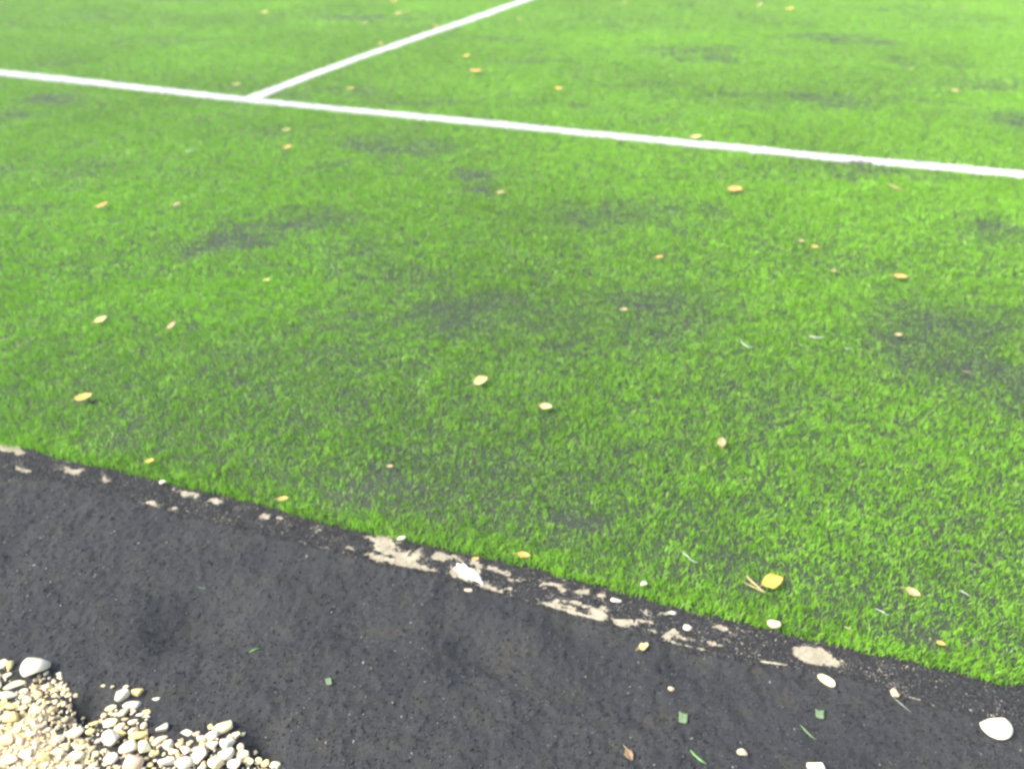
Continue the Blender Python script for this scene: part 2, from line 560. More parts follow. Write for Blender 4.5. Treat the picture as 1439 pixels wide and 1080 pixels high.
n = 340000
x = rng.uniform(-2.3, 1.9, n)
y = rng.uniform(.62, 2.5, n)
m = 52000                                        # more of them along the kerb
x[:m] = rng.uniform(-1.7, 1.2, m)
y[:m] = kerb_y(x[:m]) + (edge_y(x[:m]) - kerb_y(x[:m])) * rng.uniform(-.15, 1.1, m)
half = .64 * (y * CT + H * ST) + .5
b = bare(x, y)
k = (np.abs(x) < half) & (y < edge_y(x) + .02) & ~((y > kerb_y(x) - .004) & (rng.random(n) < np.clip(.62 * b + .12 + 1.3 * (fbm(x * 60, y * 60, 19, 3) - .5), 0, .95)))
x, y = x[k], y[k]
z = rubber_z(x, y)
g = (.012 + .07 * rng.random(len(x)) ** 3)[:, None]
t = g * np.array([1, 1.02, 1.05])
V, T, C = chips(x, y, z + .0006, .0011 + .0026 * rng.random(len(x)) ** 3, t, 5)
tag(add('rubber_granules', raw_mesh('rubber_granules', V, T, tint=C), M_CRUMB), kind='stuff')

n = 90000                                         # pale dust and grains trodden off the kerb
x = rng.uniform(-1.8, 1.2, n)
y = kerb_y(x) + (edge_y(x) - kerb_y(x)) * rng.uniform(-.12, 1.05, n)
b = bare(x, y) + 1.3 * (fbm(x * 50, y * 50, 52, 4, .6) - .5)
k = rng.random(n) < np.clip(.55 * b, 0, .6) * (.25 + .75 * (y > kerb_y(x) - .004))
x, y = x[k], y[k]
g = (.75 + .35 * rng.random(len(x)))[:, None]
V, T, C = chips(x, y, np.maximum(rubber_z(x, y), .0006) + .0007, .0008 + .0011 * rng.random(len(x)) ** 2, g * np.array([.40, .37, .28]), 16, .5)
tag(add('sand', raw_mesh('sand', V, T, tint=C), M_CRUMB), kind='stuff')

n = 5200
x = rng.uniform(-1.9, 1.5, n)
y = rng.uniform(.62, 2.5, n)
k = (np.abs(x) < .64 * (y * CT + H * ST) + .12) & (y < edge_y(x)) & (fbm(x * 6, y * 6, 33, 3) + .25 * rng.random(n) > .55)
x, y = x[k], y[k]
g = (.08 + .24 * rng.random(len(x)) ** 1.6)[:, None]
V, T, C = chips(x, y, rubber_z(x, y) + .001,   .0011 + .0030 * rng.random(len(x)) ** 2.2, g * np.array([1, .98, .92]), 6, .5)
tag(add('grit', raw_mesh('grit', V, T, tint=C), M_GRIT), kind='stuff')

# ------------------------------------------------------------------ stones
def ico(sub):
    p = (1 + 5 ** .5) / 2
    v = [(-1, p, 0), (1, p, 0), (-1, -p, 0), (1, -p, 0), (0, -1, p), (0, 1, p), (0, -1, -p), (0, 1, -p), (p, 0, -1), (p, 0, 1), (-p, 0, -1), (-p, 0, 1)]
    v = [np.array(a) / np.linalg.norm(a) for a in v]
    f = [(0, 11, 5), (0, 5, 1), (0, 1, 7), (0, 7, 10), (0, 10, 11), (1, 5, 9), (5, 11, 4), (11, 10, 2), (10, 7, 6), (7, 1, 8), (3, 9, 4), (3, 4, 2), (3, 2, 6), (3, 6, 8), (3, 8, 9), (4, 9, 5), (2, 4, 11), (6, 2, 10), (8, 6, 7), (9, 8, 1)]
    for _ in range(sub):
        mid, nf = {}, []

        def m(a, b):
            k = (min(a, b), max(a, b))
            if k not in mid:
                c = v[a] + v[b]
                v.append(c / np.linalg.norm(c))
                mid[k] = len(v) - 1
            return mid[k]
        for a, b, c in f:
            d, e, g = m(a, b), m(b, c), m(c, a)
            nf += [(a, d, g), (b, e, d), (c, g, e), (d, e, g)]
        f = nf
    return np.array(v), np.array(f)


IV3, IF3 = ico(3)
IV1, IF1 = ico(1)


def stone_shape(r, IV, cuts, blunt):
    """a pebble: a unit ball cut flat by a few planes and rounded off"""
    v = IV.copy()
    for _ in range(cuts):
        nrm = r.normal(0, 1, 3)
        nrm /= np.linalg.norm(nrm)
        h = r.uniform(.42, .76)
        d = v @ nrm
        ov = np.clip(d - h, 0, None)
        v = v - ov[:, None] * nrm * blunt
    return v * (1 + .05 * r.normal(0, 1, (1, 3)))


STONE_COL = {'W': ((.56, .52, .40), (.47, .405, .265)), 'C': ((.68, .58, .34), (.52, .43, .23)), 'Y': ((.62, .50, .20), (.50, .39, .15)), 'T': ((.45, .36, .215), (.34, .26, .155)),
             'P': ((.58, .41, .29), (.44, .31, .20)), 'G': ((.58, .56, .35), (.43, .40, .23)), 'R': ((.36, .31, .24), (.26, .22, .165))}
STONE_MAT = {k: mat_stone('stone_' + n, *STONE_COL[k]) for k, n in zip('WCYTPGR', ('white', 'cream', 'yellow', 'tan', 'pink', 'pale_green', 'grey'))}


def pebble(px, py, w, h, c, rot, label, group, cat='stone', name='pebble', cuts=5, base=None):
    """w, h: size in the photo (pixels); the stone lies on the ground below that pixel"""
    r = np.random.default_rng(int(px * 7 + py * 13))
    g0 = gp(px, py)
    zb = (base if base is not None else 0.0)
    sc = scale_at(g0[1])
    W = w / sc / 2
    el = math.atan2(H, g0[1])
    Hh = h / sc / 2                                # half extent seen: thickness and depth together
    t = min(W * .75, Hh * .92)
    dep = max((max(Hh ** 2 - (t * math.cos(el)) ** 2, 0) ** .5) / math.sin(el), W * .42)
    v = stone_shape(r, IV3, cuts + 1, .9)
    v = v / np.abs(v).max(0) * np.array([W, dep, t])
    v[:, 2] += .04 * t * np.sin(v[:, 0] / W * 3 + r.random() * 6)
    me = raw_mesh(name, v, IF3)
    p = gp(px, py, zb + t * .75)
    o = add(name, me, STONE_MAT[c], None, p, (r.uniform(-.15, .15), r.uniform(-.15, .15), R(rot)))
    tag(o, label, cat, group)
    return o, p, W, dep


GG = 'pale stones along the edge of the gravel'
GL = 'loose stones lying by themselves on the black rubber'
EDGEG = 'stones caught along the turf edge'
STONES = [
 # px, py, width, height, colour, turn, label, group
 (1400, 1020, 42, 30, 'W', -22, 'big smooth white stone alone on the black rubber below the turf corner', GL),
 (1147, 1077, 26, 20, 'W', -20, 'white stone cut by the bottom edge below the dark green strand', GL),
 (1164, 956, 30, 11, 'C', -32, 'long cream oval stone just below the broad beige patch of kerb', GL),
 (1088, 876, 19, 12, 'C', -15, 'cream oval stone on the fringe of the grass below the pine needles', EDGEG),
 (905, 820, 10, 7, 'W', 0, 'tiny white stone half sunk in the green fringe above the kerb', EDGEG),
 (966, 881, 14, 9, 'W', 0, 'small round white stone on rubber between two beige kerb patches', EDGEG),
 (945, 861, 12, 6, 'W', -8, 'tiny white stone touching the fringe of the turf near the round white one', EDGEG),
 (866, 843, 16, 7, 'W', -5, 'flat white chip on the kerb close under the grass fringe', EDGEG),
 (563, 756, 15, 7, 'W', 12, 'white angular stone tucked against the grass above the widest kerb patch', EDGEG),
 (228, 677, 11, 5, 'W', 0, 'small white stone at the turf edge far from the gravel, towards the left corner', EDGEG),
 (943, 968, 12, 7, 'T', -25, 'small tan pebble on black rubber above the square green scrap', GL),
 (1043, 1057, 15, 11, 'T', -18, 'tan pebble on black rubber beside the bright green strand', GL),
 (659, 829, 14, 5, 'P', 0, 'small pinkish flat pebble just below the white blotch on the kerb', GL),
 (1258, 973, 13, 11, 'T', -30, 'dull tan chip on black rubber halfway between grass and big white stone', GL),
 (50, 936, 38, 33, 'W', 20, 'biggest white boulder-like stone at the top of the gravel', GG),
 (4, 933, 16, 15, 'C', 0, 'cream stone at the upper gravel end, cut by the picture edge', GG),
 (13, 934, 11, 13, 'Y', 30, 'yellowish stone beside the cut-off cream one at the upper gravel end', GG),
 (10, 949, 13, 9, 'C', 20, 'flat cream stone below the yellowish one at the upper gravel end', GG),
 (20, 962, 30, 7, 'C', 24, 'thin sliver of cream stone below and left of the biggest white stone', GG),
 (11, 976, 26, 13, 'W', 8, 'wide white stone under the thin cream sliver', GG),
 (37, 983, 14, 12, 'G', 0, 'rounded pale greenish stone beside the wide white one, left gravel', GG),
 (33, 970, 13, 7, 'C', 10, 'small cream stone between the thin sliver and the round greenish stone', GG),
 (66, 964, 16, 10, 'C', 15, 'cream stone set in the fine gravel below the biggest white stone', GG),
 (17, 993, 19, 10, 'Y', 0, 'yellow stone below the wide white one on the left gravel', GG),
 (4, 988, 12, 12, 'Y', 0, 'yellow stone cut by the left picture edge beneath the wide white one', GG),
 (18, 1007, 27, 15, 'Y', 12, 'large angular yellow slab on the left of the gravel', GG),
 (32, 994, 13, 7, 'C', 10, 'little cream stone between the yellow stone and the fine gravel slope', GG),
 (106, 976, 10, 7, 'C', 20, 'small cream stone, first of a row leading off from the fine gravel', GG),
 (107.5, 983, 10, 6, 'G', 10, 'small pale greenish stone just under the first of the row', GG),
 (123.5, 977, 13, 7, 'P', 22, 'flat pink pebble, the one nearer the fine gravel of a pink pair', GG),
 (137.5, 978.5, 11, 7, 'P', 20, 'rounder pink pebble, the one nearer the white triangle of a pink pair', GG),
 (146, 963, 8, 4, 'C', 10, 'tiny cream chip above the rounder pink pebble', GG),
 (158, 964, 8, 4, 'T', 20, 'tiny dull chip just left of the white triangular stone', GG),
 (170.5, 975, 20, 19, 'W', -30, 'white triangular stone leading the outermost stones on the rubber', GG),
 (178, 964.5, 10, 7, 'C', 20, 'small cream stone on top of the white triangular one', GG),
 (193, 971.5, 18, 12, 'Y', 15, 'rounded yellow stone touching the white triangular one', GG),
 (219.5, 982, 12, 5, 'W', 14, 'small white oblong stone farthest out beyond the yellow one', GG),
 (187, 990, 27, 9, 'W', 6, 'long flat white stone below the white triangular one', GG),
 (155, 993.5, 18, 10, 'C', 12, 'cream stone left of the long flat white one', GG),
 (173.5, 1001, 15, 10, 'C', 35, 'slanting cream stone under the long flat white one', GG),
 (187, 999.5, 10, 8, 'P', -20, 'pinkish cream stone tucked under the long flat white one', GG),
 (196.5, 1004, 12, 6, 'W', 15, 'small white stone between the pinkish one and a yellow one', GG),
 (205.5, 1000, 13, 8, 'Y', -5, 'small yellow stone at the outer end of the upper cluster', GG),
 (207, 1006, 10, 5, 'W', 5, 'small white stone lying under the small yellow outer one', GG),
 (161.5, 1003.5, 11, 7, 'G', 0, 'greenish stone in the middle of the upper cluster', GG),
 (147, 1004.5, 11, 8, 'T', 15, 'tan stone at the inner end of the upper cluster', GG),
 (155.5, 1015.5, 24, 13, 'C', 8, 'large cream stone below the greenish one of the upper cluster', GG),
 (175.5, 1010, 11, 5, 'T', 28, 'thin tan stone beside the large cream one of the upper cluster', GG),
 (187, 1013.5, 14, 9, 'C', 18, 'cream stone right of the thin tan one', GG),
 (169, 1021, 17, 10, 'C', 28, 'cream stone with pink tip under the thin tan one', GG),
 (203, 1019.5, 11, 10, 'C', -20, 'blocky cream stone standing apart near the outer edge of the gravel', GG),
 (188, 1026.5, 15, 12, 'C', 35, 'cream stone just above the long yellow stone', GG),
 (194.5, 1033, 26, 13, 'Y', 22, 'long yellow stone slanting up beside the bare rubber', GG),
 (171.5, 1029, 14, 9, 'Y', 0, 'small yellow stone inward of the long yellow one', GG),
 (157, 1036, 30, 21, 'W', -15, 'large white stone left of the long yellow one', GG),
 (131, 1016.5, 17, 8, 'Y', 18, 'flat yellow stone at the foot of the bare rubber pocket', GG),
 (128, 1026.5, 16, 11, 'Y', 10, 'yellow stone just above the white oblong one', GG),
 (139.5, 1041, 14, 9, 'R', 20, 'grey stone between the white oblong and the large white stone', GG),
 (104, 1031, 28, 16, 'W', 28, 'bright white oblong stone on the fine gravel', GG),
 (83.5, 1037, 14, 12, 'W', 15, 'white stone immediately left of the bright white oblong one', GG),
 (51, 1019.5, 24, 8, 'R', 12, 'flat grey stone on the fine gravel slope', GG),
 (66.5, 1025.5, 13, 8, 'P', 10, 'orange tinted stone beside the flat grey one', GG),
 (229, 1022.5, 20, 14, 'W', 10, 'white notched stone alone on rubber between the two stone groups', GG),
 (261.5, 1028, 21, 11, 'W', -12, 'white oblong stone on rubber, right of the notched one', GG),
 (224.5, 1040, 23, 10, 'C', 35, 'slim cream stone slanting below the notched white one', GG),
 (234.5, 1046.5, 18, 15, 'W', 20, 'squarish white stone under the slim slanting cream one', GG),
 (252, 1046.5, 13, 9, 'T', 10, 'tan stone between the squarish white one and an upright white one', GG),
 (261, 1054.5, 13, 18, 'W', 65, 'upright white stone below the white oblong one', GG),
 (244, 1056.5, 15, 8, 'C', 0, 'cream stone at the foot of the squarish white one', GG),
 (180, 1048, 24, 19, 'W', 20, 'large white stone just below the long yellow one', GG),
 (202, 1050, 24, 21, 'G', -5, 'large blocky greenish cream stone below the tip of the long yellow one', GG),
 (155.5, 1067, 20, 20, 'W', -10, 'white stone left of the big pinkish one at the bottom', GG),
 (185.5, 1070, 32, 24, 'P', 0, 'big pinkish beige stone at the bottom of the gravel', GG),
 (234.5, 1069, 25, 14, 'W', 8, 'white stone near the bottom, below the squarish white one', GG),
 (256.5, 1073, 30, 19, 'W', 15, 'large white slab at the bottom, right of the other bottom white one', GG),
 (297, 1020.5, 10, 8, 'Y', 0, 'small yellow cube-like stone next to the upright three-cornered one', GG),
 (312, 1021, 20, 27, 'C', -55, 'upright three-cornered cream stone at the outer tip of the gravel', GG),
 (275.5, 1031, 12, 7, 'P', 25, 'small pinkish stone touching the white oblong one', GG),
 (296.5, 1032, 22, 14, 'W', 20, 'smooth white stone under the small yellow cube-like one', GG),
 (283, 1038, 15, 10, 'P', 10, 'pinkish cream stone under the smooth white one', GG),
 (332, 1032, 12, 12, 'C', 40, 'cream stone beside the upright three-cornered one', GG),
 (340.5, 1031.5, 10, 6, 'C', 20, 'small pointed cream stone at the outer end of the upper row', GG),
 (284.5, 1046.5, 11, 9, 'Y', 0, 'small yellow stone under the pinkish cream one', GG),
 (299, 1046.5, 17, 11, 'W', 15, 'white stone between a small yellow and a large white one', GG),
 (320, 1042, 22, 19, 'W', -20, 'large white stone below the three-cornered cream one', GG),
 (281, 1061, 22, 22, 'W', -10, 'large white block, second from the upright white one', GG),
 (318, 1059, 23, 20, 'W', 0, 'large white stone stacked under another large white one', GG),
 (339, 1049, 12, 13, 'C', 30, 'cream stone at the outer side of the two stacked white ones', GG),
 (342, 1061, 22, 15, 'C', -5, 'wide cream stone near the dark hollow at the gravel end', GG),
 (358, 1058, 10, 9, 'T', 0, 'small tan stone at the rim of the dark hollow', GG),
 (349, 1070, 16, 12, 'C', -20, 'cream stone below the wide cream one at the gravel end', GG),
 (362, 1069, 13, 11, 'C', 20, 'small cream stone below the small tan one at the hollow', GG),
 (329, 1073, 22, 14, 'W', 15, 'white stone at the bottom below the two stacked ones', GG),
 (305.5, 1071, 26, 17, 'C', 0, 'large cream stone at the bottom between white ones', GG),
 (373, 1072, 13, 11, 'Y', 0, 'yellowish stone second from the outer bottom tip of the gravel', GG),
 (386, 1075, 17, 11, 'W', 10, 'white stone at the outermost bottom tip of the gravel', GG),
 (8, 1039, 26, 14, 'P', 5, 'wide pinkish stone at the left picture edge, low in the gravel', GG),
 (36.5, 1059, 18, 14, 'W', 10, 'white stone low on the left of the gravel', GG),
 (81, 1058, 20, 13, 'C', 0, 'cream stone low in the gravel below the white pair', GG),
 (105.5, 1061, 26, 17, 'G', 10, 'large pale greenish stone low in the gravel below the bright oblong', GG),
 (12, 1067, 26, 14, 'P', 0, 'pinkish cream stone in the bottom corner of the gravel', GG),
 (62, 1064, 19, 15, 'Y', 0, 'yellowish cream stone low in the gravel, middle of the left half', GG),
 (43, 1032, 17, 9, 'C', 12, 'cream stone below the flat grey one on the gravel slope', GG),
 (106.5, 1077, 20, 12, 'W', 5, 'white stone at the bottom below the large greenish one', GG),
]


# gravel: fines as a low mound, small stones scattered through it
def poly_dist(px, py, P):
    """signed distance to a polygon, positive inside"""
    d = np.full(px.shape, 1e9)
    ins = np.zeros(px.shape, bool)
    n = len(P)
    for i in range(n):
        a, b = P[i], P[(i + 1) % n]
        e = b - a
        t = np.clip(((px - a[0]) * e[0] + (py - a[1]) * e[1]) / (e @ e), 0, 1)
        d = np.minimum(d, (px - a[0] - t * e[0]) ** 2 + (py - a[1] - t * e[1]) ** 2)
        c = (a[1] > py) != (b[1] > py)
        ins ^= c & (px < (b[0] - a[0]) * (py - a[1]) / (b[1] - a[1] + 1e-12) + a[0])
    return np.sqrt(d) * np.where(ins, 1, -1)


FINES = np.array([gp(*p)[:2] for p in ((-420, 900), (-200, 935), (-20, 990), (15, 1000), (40, 978), (58, 956), (78, 955), (84, 972), (90, 985), (96, 1004), (98, 1018), (112, 1030), (122, 1050), (150, 1062), (190, 1072), (215, 1110), (240, 1200), (260, 1400), (-420, 1400))])
HEAP = np.array([gp(*p)[:2] for p in ((-420, 880), (-200, 905), (0, 925), (18, 930), (22, 950), (40, 965), (62, 953), (80, 955), (92, 980), (98, 1005), (112, 1022), (130, 1020), (146, 1004), (165, 999), (202, 1003), (206, 1022), (205, 1036), (228, 1044), (258, 1044), (282, 1036), (318, 1034), (340, 1044), (352, 1060), (392, 1078), (430, 1130), (470, 1250), (500, 1400), (-420, 1400))])


def fines_z(x, y):
    d = poly_dist(x + .02 * (fbm(x * 30, y * 30, 41, 3) - .5), y + .02 * (fbm(x * 30, y * 30, 43, 3) - .5), FINES)
    return -.07 + .054 * sstep(-.014, -.004, d) + .026 * sstep(-.006, .06, d) + .010 * (fbm(x * 60, y * 60, 45, 4, .65) - .5) + .02 * sstep(.05, .3, d)


v, q, X, Y = grid(-1.75, -.3, .3, 1.75, .006, fines_z)
tag(add('gravel_ground', raw_mesh('gravel_ground', v, quads=q, smooth=True), M_SAND), kind='structure')

named = []
for i, (px, py, w, h, c, rot, label, group) in enumerate(STONES):
    base = None
    g0 = gp(px, py)
    zz = max(float(fines_z(np.array([g0[0]]), np.array([g0[1]]))[0]), float(rubber_z(np.array([g0[0]]), np.array([g0[1]]))[0])) - .0004
    if group == EDGEG and py < edge_y(0):
        zz += .006
    if label.startswith(('tiny white stone half', 'cream oval stone on the', 'white angular', 'small white stone at')):
        zz = .012
    o, p, W, dep = pebble(px, py, w, h, c, rot, label, group, cuts=4 if w > 24 else 6, base=zz)
    named.append((p[0], p[1], max(W, dep)))
named = np.array(named)

sv, sf, stn = [], [], []
off = 0
variants = []
for i in range(14):
    vv = stone_shape(rng, IV1, 4, .8)
    variants.append(vv / np.abs(vv).max(0))
placed = list(map(tuple, named))
PAL = [(.62, .53, .31), (.70, .63, .45), (.54, .43, .21), (.46, .37, .21), (.50, .37, .25), (.36, .30, .20), (.60, .54, .35), (.30, .26, .18)]
PALP = [.26, .17, .17, .14, .07, .09, .06, .04]
for smin, smax, want in ((.009, .014, 300), (.0055, .009, 2000), (.003, .0055, 7000), (.0018, .003, 9000)):
    n = want * 3
    x = rng.uniform(-1.65, -.25, n)
    y = rng.uniform(.6, 1.65, n)
    d = poly_dist(x, y, HEAP)
    df = poly_dist(x, y, FINES)
    s = rng.uniform(smin, smax, n)
    if smin > .005:
        k = (d > s * .8) & ((df < .03) | (df > .16) | (rng.random(n) < .3))
    else:
        k = ((d > -.004) | (df > -.016)) & ((df > -.01) | (rng.random(n) < .35))
    # what the photo shows is enough: nothing behind the camera's foot
    k &= np.abs(x) < .64 * (y * CT + H * ST) + .25
    x, y, s = x[k][:want], y[k][:want], s[k][:want]
    P = np.array(placed)
    zs = np.maximum(fines_z(x, y), rubber_relief(x, y))
    for j in range(len(x)):
        if smin > .003:
            dd = np.hypot(P[:, 0] - x[j], P[:, 1] - y[j])
            if (dd < (P[:, 2] + s[j]) * .78).any():
                continue
            if smin > .005:
                P = np.vstack([P, (x[j], y[j], s[j])])
        vv = variants[rng.integers(14)] * s[j] * np.array([1, rng.uniform(.6, .95), rng.uniform(.45, .8)])
        a, tl = rng.random() * 6.28, rng.normal(0, .3)
        ca, sa, ct, st = math.cos(a), math.sin(a), math.cos(tl), math.sin(tl)
        vv = vv @ np.array([[1, 0, 0], [0, ct, st], [0, -st, ct]]) @ np.array([[ca, sa, 0], [-sa, ca, 0], [0, 0, 1]])
        zz = zs[j]
        sv.append(vv + (x[j], y[j], zz + s[j] * .25))
        sf.append(IF1 + off)
        off += len(vv)
        c = np.array(PAL[rng.choice(8, p=PALP)]) * rng.uniform(.85, 1.08)
        stn.append(np.repeat(c[None], len(vv), 0))
    placed = list(map(tuple, P))
tag(add('gravel', raw_mesh('gravel', np.concatenate(sv), np.concatenate(sf), tint=np.concatenate(stn)), M_GRAVEL), kind='stuff')

# ------------------------------------------------------------------ fallen leaves
LEAF_COL = {'Y': (.47, .33, .06), 'PY': (.47, .39, .16), 'O': (.44, .28, .08), 'T': (.33, .26, .13), 'B': (.17, .115, .06), 'F': (.33, .31, .11), 'YG': (.35, .37, .08)}
LEAF_MAT = {}
for k, nm in zip(LEAF_COL, ('yellow', 'pale_yellow', 'orange', 'tan', 'brown', 'faded', 'yellow_green')):
    m, nt, b = new_mat('leaf_' + nm)
    c = LEAF_COL[k]
    x = noise_mix(nt, c, (c[0] * .72, c[1] * .52, c[2] * .5), 60, lo=.5, hi=.8)
    nt.links.new(x, b.inputs['Base Color'])
    b.inputs['Roughness'].default_value = .6
    LEAF_MAT[k] = m
M_STALK = mat_plain('dry_stalk', (.40, .33, .17), (.30, .23, .11), 90, .7)
M_FIBRE = mat_plain('pale_fibre', (.42, .46, .40), (.30, .36, .28), 60, .5)
M_SCRAP = mat_plain('green_offcut', (.10, .16, .075), (.13, .19, .10), 80, .6)
M_STRAW = mat_plain('green_straw', (.09, .22, .05), (.13, .26, .09), 80, .5)


def leaf_mesh(L, ratio, curl, fold, ragged, r, th=.0005):
    """a pointed oval blade, folded along its midrib and curled at the tip, with two skins"""
    nu, nv_ = 13, 7
    P = []
    for i in range(nu):
        u = i / (nu - 1)
        wv_ = (math.sin(math.pi * u ** .85) ** .8) * L * ratio / 2 + L * .006
        wv_ *= 1 + ragged * (r.random() - .5)
        for j in range(nv_):
            s = j / (nv_ - 1) * 2 - 1
            P.append(((u - .5) * L, s * wv_ * (1 + ragged * .5 * (r.random() - .5)), abs(s) * wv_ * fold + curl * L * (u - .45) ** 2 + .02 * L * math.sin(7 * u + 3 * s)))
    P = np.array(P)
    P[:, 2] -= P[:, 2].min()
    n = len(P)
    i = np.arange(n).reshape(nu, nv_)
    q = np.stack([i[:-1, :-1], i[1:, :-1], i[1:, 1:], i[:-1, 1:]], -1).reshape(-1, 4)
    ring = list(i[0, :]) + list(i[1:, -1]) + list(i[-1, -2::-1]) + list(i[-2:0:-1, 0])
    side = np.array([(ring[k], ring[(k + 1) % len(ring)], ring[(k + 1) % len(ring)] + n, ring[k] + n) for k in range(len(ring))])
    return np.concatenate([P + (0, 0, th), P]), np.concatenate([q, q[:, ::-1] + n, side])


def tube(pts, rad, sides=5):
    pts = np.array(pts, float)
    n = len(pts)
    rad = np.broadcast_to(rad, n)
    V = []
    for k in range(n):
        t = pts[min(k + 1, n - 1)] - pts[max(k - 1, 0)]
        t /= np.linalg.norm(t)
        a = np.cross(t, (0, 0, 1.0))
        a = a / (np.linalg.norm(a) + 1e-9)
        b = np.cross(t, a)
        for s in range(sides):
            g = 2 * math.pi * s / sides
            V.append(pts[k] + rad[k] * (math.cos(g) * a + math.sin(g) * b))
    q = [(k * sides + s, k * sides + (s + 1) % sides, (k + 1) * sides + (s + 1) % sides, (k + 1) * sides + s) for k in range(n - 1) for s in range(sides)]
    V.append(pts[0])
    V.append(pts[-1])
    e = len(V)
    tr = [((s + 1) % sides, s, e - 2) for s in range(sides)] + [((n - 1) * sides + s, (n - 1) * sides + (s + 1) % sides, e - 1) for s in range(sides)]
    return np.array(V), tr, q


LG = 'fallen leaves on the turf'
LEAVES = [
 (1085, 818, 30, 12, .66, 'Y', .18, 'large bright yellow leaf beside two dry pine needles'),
 (676, 536, 21, 20, .62, 'PY', .0, 'pale yellow pointed leaf with a thin stem in the middle of the turf'),
 (767, 572, 17, -6, .62, 'PY', .0, 'small pale tan oval leaf, right of the stemmed yellow leaf'),
 (118, 560, 22, 10, .60, 'Y', .0, 'golden yellow leaf, nearest of three on the left of the turf'),
 (142, 451, 18, 20, .55, 'PY', .0, 'pale yellow oval leaf, left of a narrow brownish leaf'),
 (241, 458, 17, 50, .42, 'T', .0, 'narrow brownish yellow leaf tilted up, right of a pale oval leaf'),
 (1014, 622, 16, 75, .70, 'T', .1, 'dull brown blunt leaf lying alone low on the right half of the turf'),
 (1265, 389, 18, -6, .50, 'O', .0, 'orange leaf well below the right half of the long white line'),
 (1033, 267, 20, 0, .62, 'O', .0, 'plump orange yellow leaf not far below the long white line'),
 (703, 271, 12, 5, .45, 'T', .1, 'little dry tan leaf on a dark patch below the long white line'),
 (143, 290, 18, 16, .40, 'O', .0, 'bright orange leaf, the left one of a pair on the left of the turf'),
 (248, 288, 12, 22, .45, 'T', .0, 'faded tan leaf, the right one of a pair on the left of the turf'),
 (404, 207, 12, 5, .50, 'O', .0, 'small orange leaf below the meeting of the two white lines'),
 (403, 183, 12, 0, .40, 'F', .0, 'faded leaf between the meeting of the white lines and a small orange leaf'),
 (668, 101, 20, -3, .45, 'O', .0, 'large orange leaf beyond the long white line'),
 (655, 79, 13, 0, .40, 'Y', .0, 'small yellow leaf just behind the large orange one beyond the line'),
 (785, 125, 13, -5, .50, 'Y', .1, 'yellow leaf beyond the long line, right of the large orange one'),
 (493, 125, 12, 0, .40, 'Y', .0, 'yellow leaf in the wedge between the two white lines'),
 (333, 119, 12, 4, .35, 'PY', .0, 'pale yellow leaf just behind where the two white lines meet'),
 (612, 37.5, 9, 0, .45, 'O', .0, 'small orange leaf touching the far side of the slanting white line'),
 (534, 62, 11, 5, .40, 'O', .0, 'dull orange leaf close behind the slanting white line'),
 (560, 19, 13, 0, .35, 'PY', .0, 'pale leaf far back, the brighter of two side by side behind the slanting line'),
 (572, 16.5, 10, 5, .35, 'F', .0, 'faded leaf far back, the duller of two side by side behind the slanting line'),
 (554, 2, 12, 0, .40, 'Y', .0, 'yellow leaf at the very top of the picture behind a pale pair'),
 (512, 33, 10, 0, .35, 'F', .0, 'faint faded leaf between the pale far pair and the slanting line'),
 (372, 18, 14, -5, .40, 'YG', .0, 'yellow green leaf far back on the left half of the turf'),
 (977, 193, 16, 0, .50, 'PY', .0, 'pale yellow leaf resting against the far side of the long white line'),
 (1067, 7, 12, 0, .35, 'PY', .0, 'pale leaf at the top, left of a yellow leaf in the far turf'),
 (1109, 13, 15, -4, .40, 'Y', .0, 'yellow leaf at the top right, brightest of the far turf there'),
 (1354, 14, 10, 0, .35, 'F', .0, 'faded leaf alone in the far top right corner'),
 (1342, 128, 13, -10, .45, 'PY', .0, 'pale leaf beyond the right end of the long white line'),
 (1281, 97, 9, 0, .35, 'F', .0, 'tiny faint leaf far beyond the right end of the long line'),
 (878, 5, 10, 0, .40, 'F', .0, 'faint leaf at the top, right of the slanting white line'),
 (730, 27, 10, 0, .35, 'YG', .0, 'thin yellow green leaf just right of the far end of the slanting line'),
 (1126, 339, 9, -10, .50, 'T', .0, 'tiny tan leaf, the left one of a tiny pair right of centre'),
 (1145, 347, 10, -8, .50, 'O', .0, 'tiny orange leaf, the right one of a tiny pair right of centre'),
 (926, 362, 11, 0, .45, 'O', .0, 'small orange leaf above the broad dark patch in the middle'),
 (877, 435, 11, 0, .45, 'T', .1, 'small tan leaf on the broad dark patch in the middle'),
 (1171, 381, 9, 0, .45, 'T', .0, 'tiny dull leaf left of the orange leaf on the right'),
 (1262, 471, 11, 0, .50, 'T', .1, 'small tan leaf below the orange leaf on the right'),
 (375, 394, 11, 0, .40, 'YG', .0, 'small yellow green leaf near the dark patch left of centre'),
 (211, 648, 12, 10, .50, 'Y', .0, 'small yellow leaf near the left turf edge'),
 (398, 701, 15, 4, .42, 'O', .0, 'orange leaf half buried in the turf fringe, left of centre'),
 (736, 780, 18, -8, .50, 'O', .15, 'orange tan leaf in the fringe above the kerb'),
 (1282, 833, 19, -28, .65, 'T', .25, 'crumpled tan leaf in the grass near the right turf edge'),
 (1322, 904, 12, -20, .55, 'O', .1, 'small rusty leaf sunk in the grass close to the right turf edge'),
 (548, 655, 9, 0, .50, 'T', .0, 'tiny tan leaf in the dull patch above the kerb'),
 (668, 785, 10, 0, .50, 'O', .0, 'tiny orange leaf on the kerb beside the grass fringe'),
 (884, 1060, 17, -60, .65, 'B', .25, 'crumpled brown leaf on the black rubber at the bottom'),
 (904, 908, 15, 20, .65, 'PY', .45, 'ragged pale yellow leaf scrap on the black rubber below the kerb'),
]
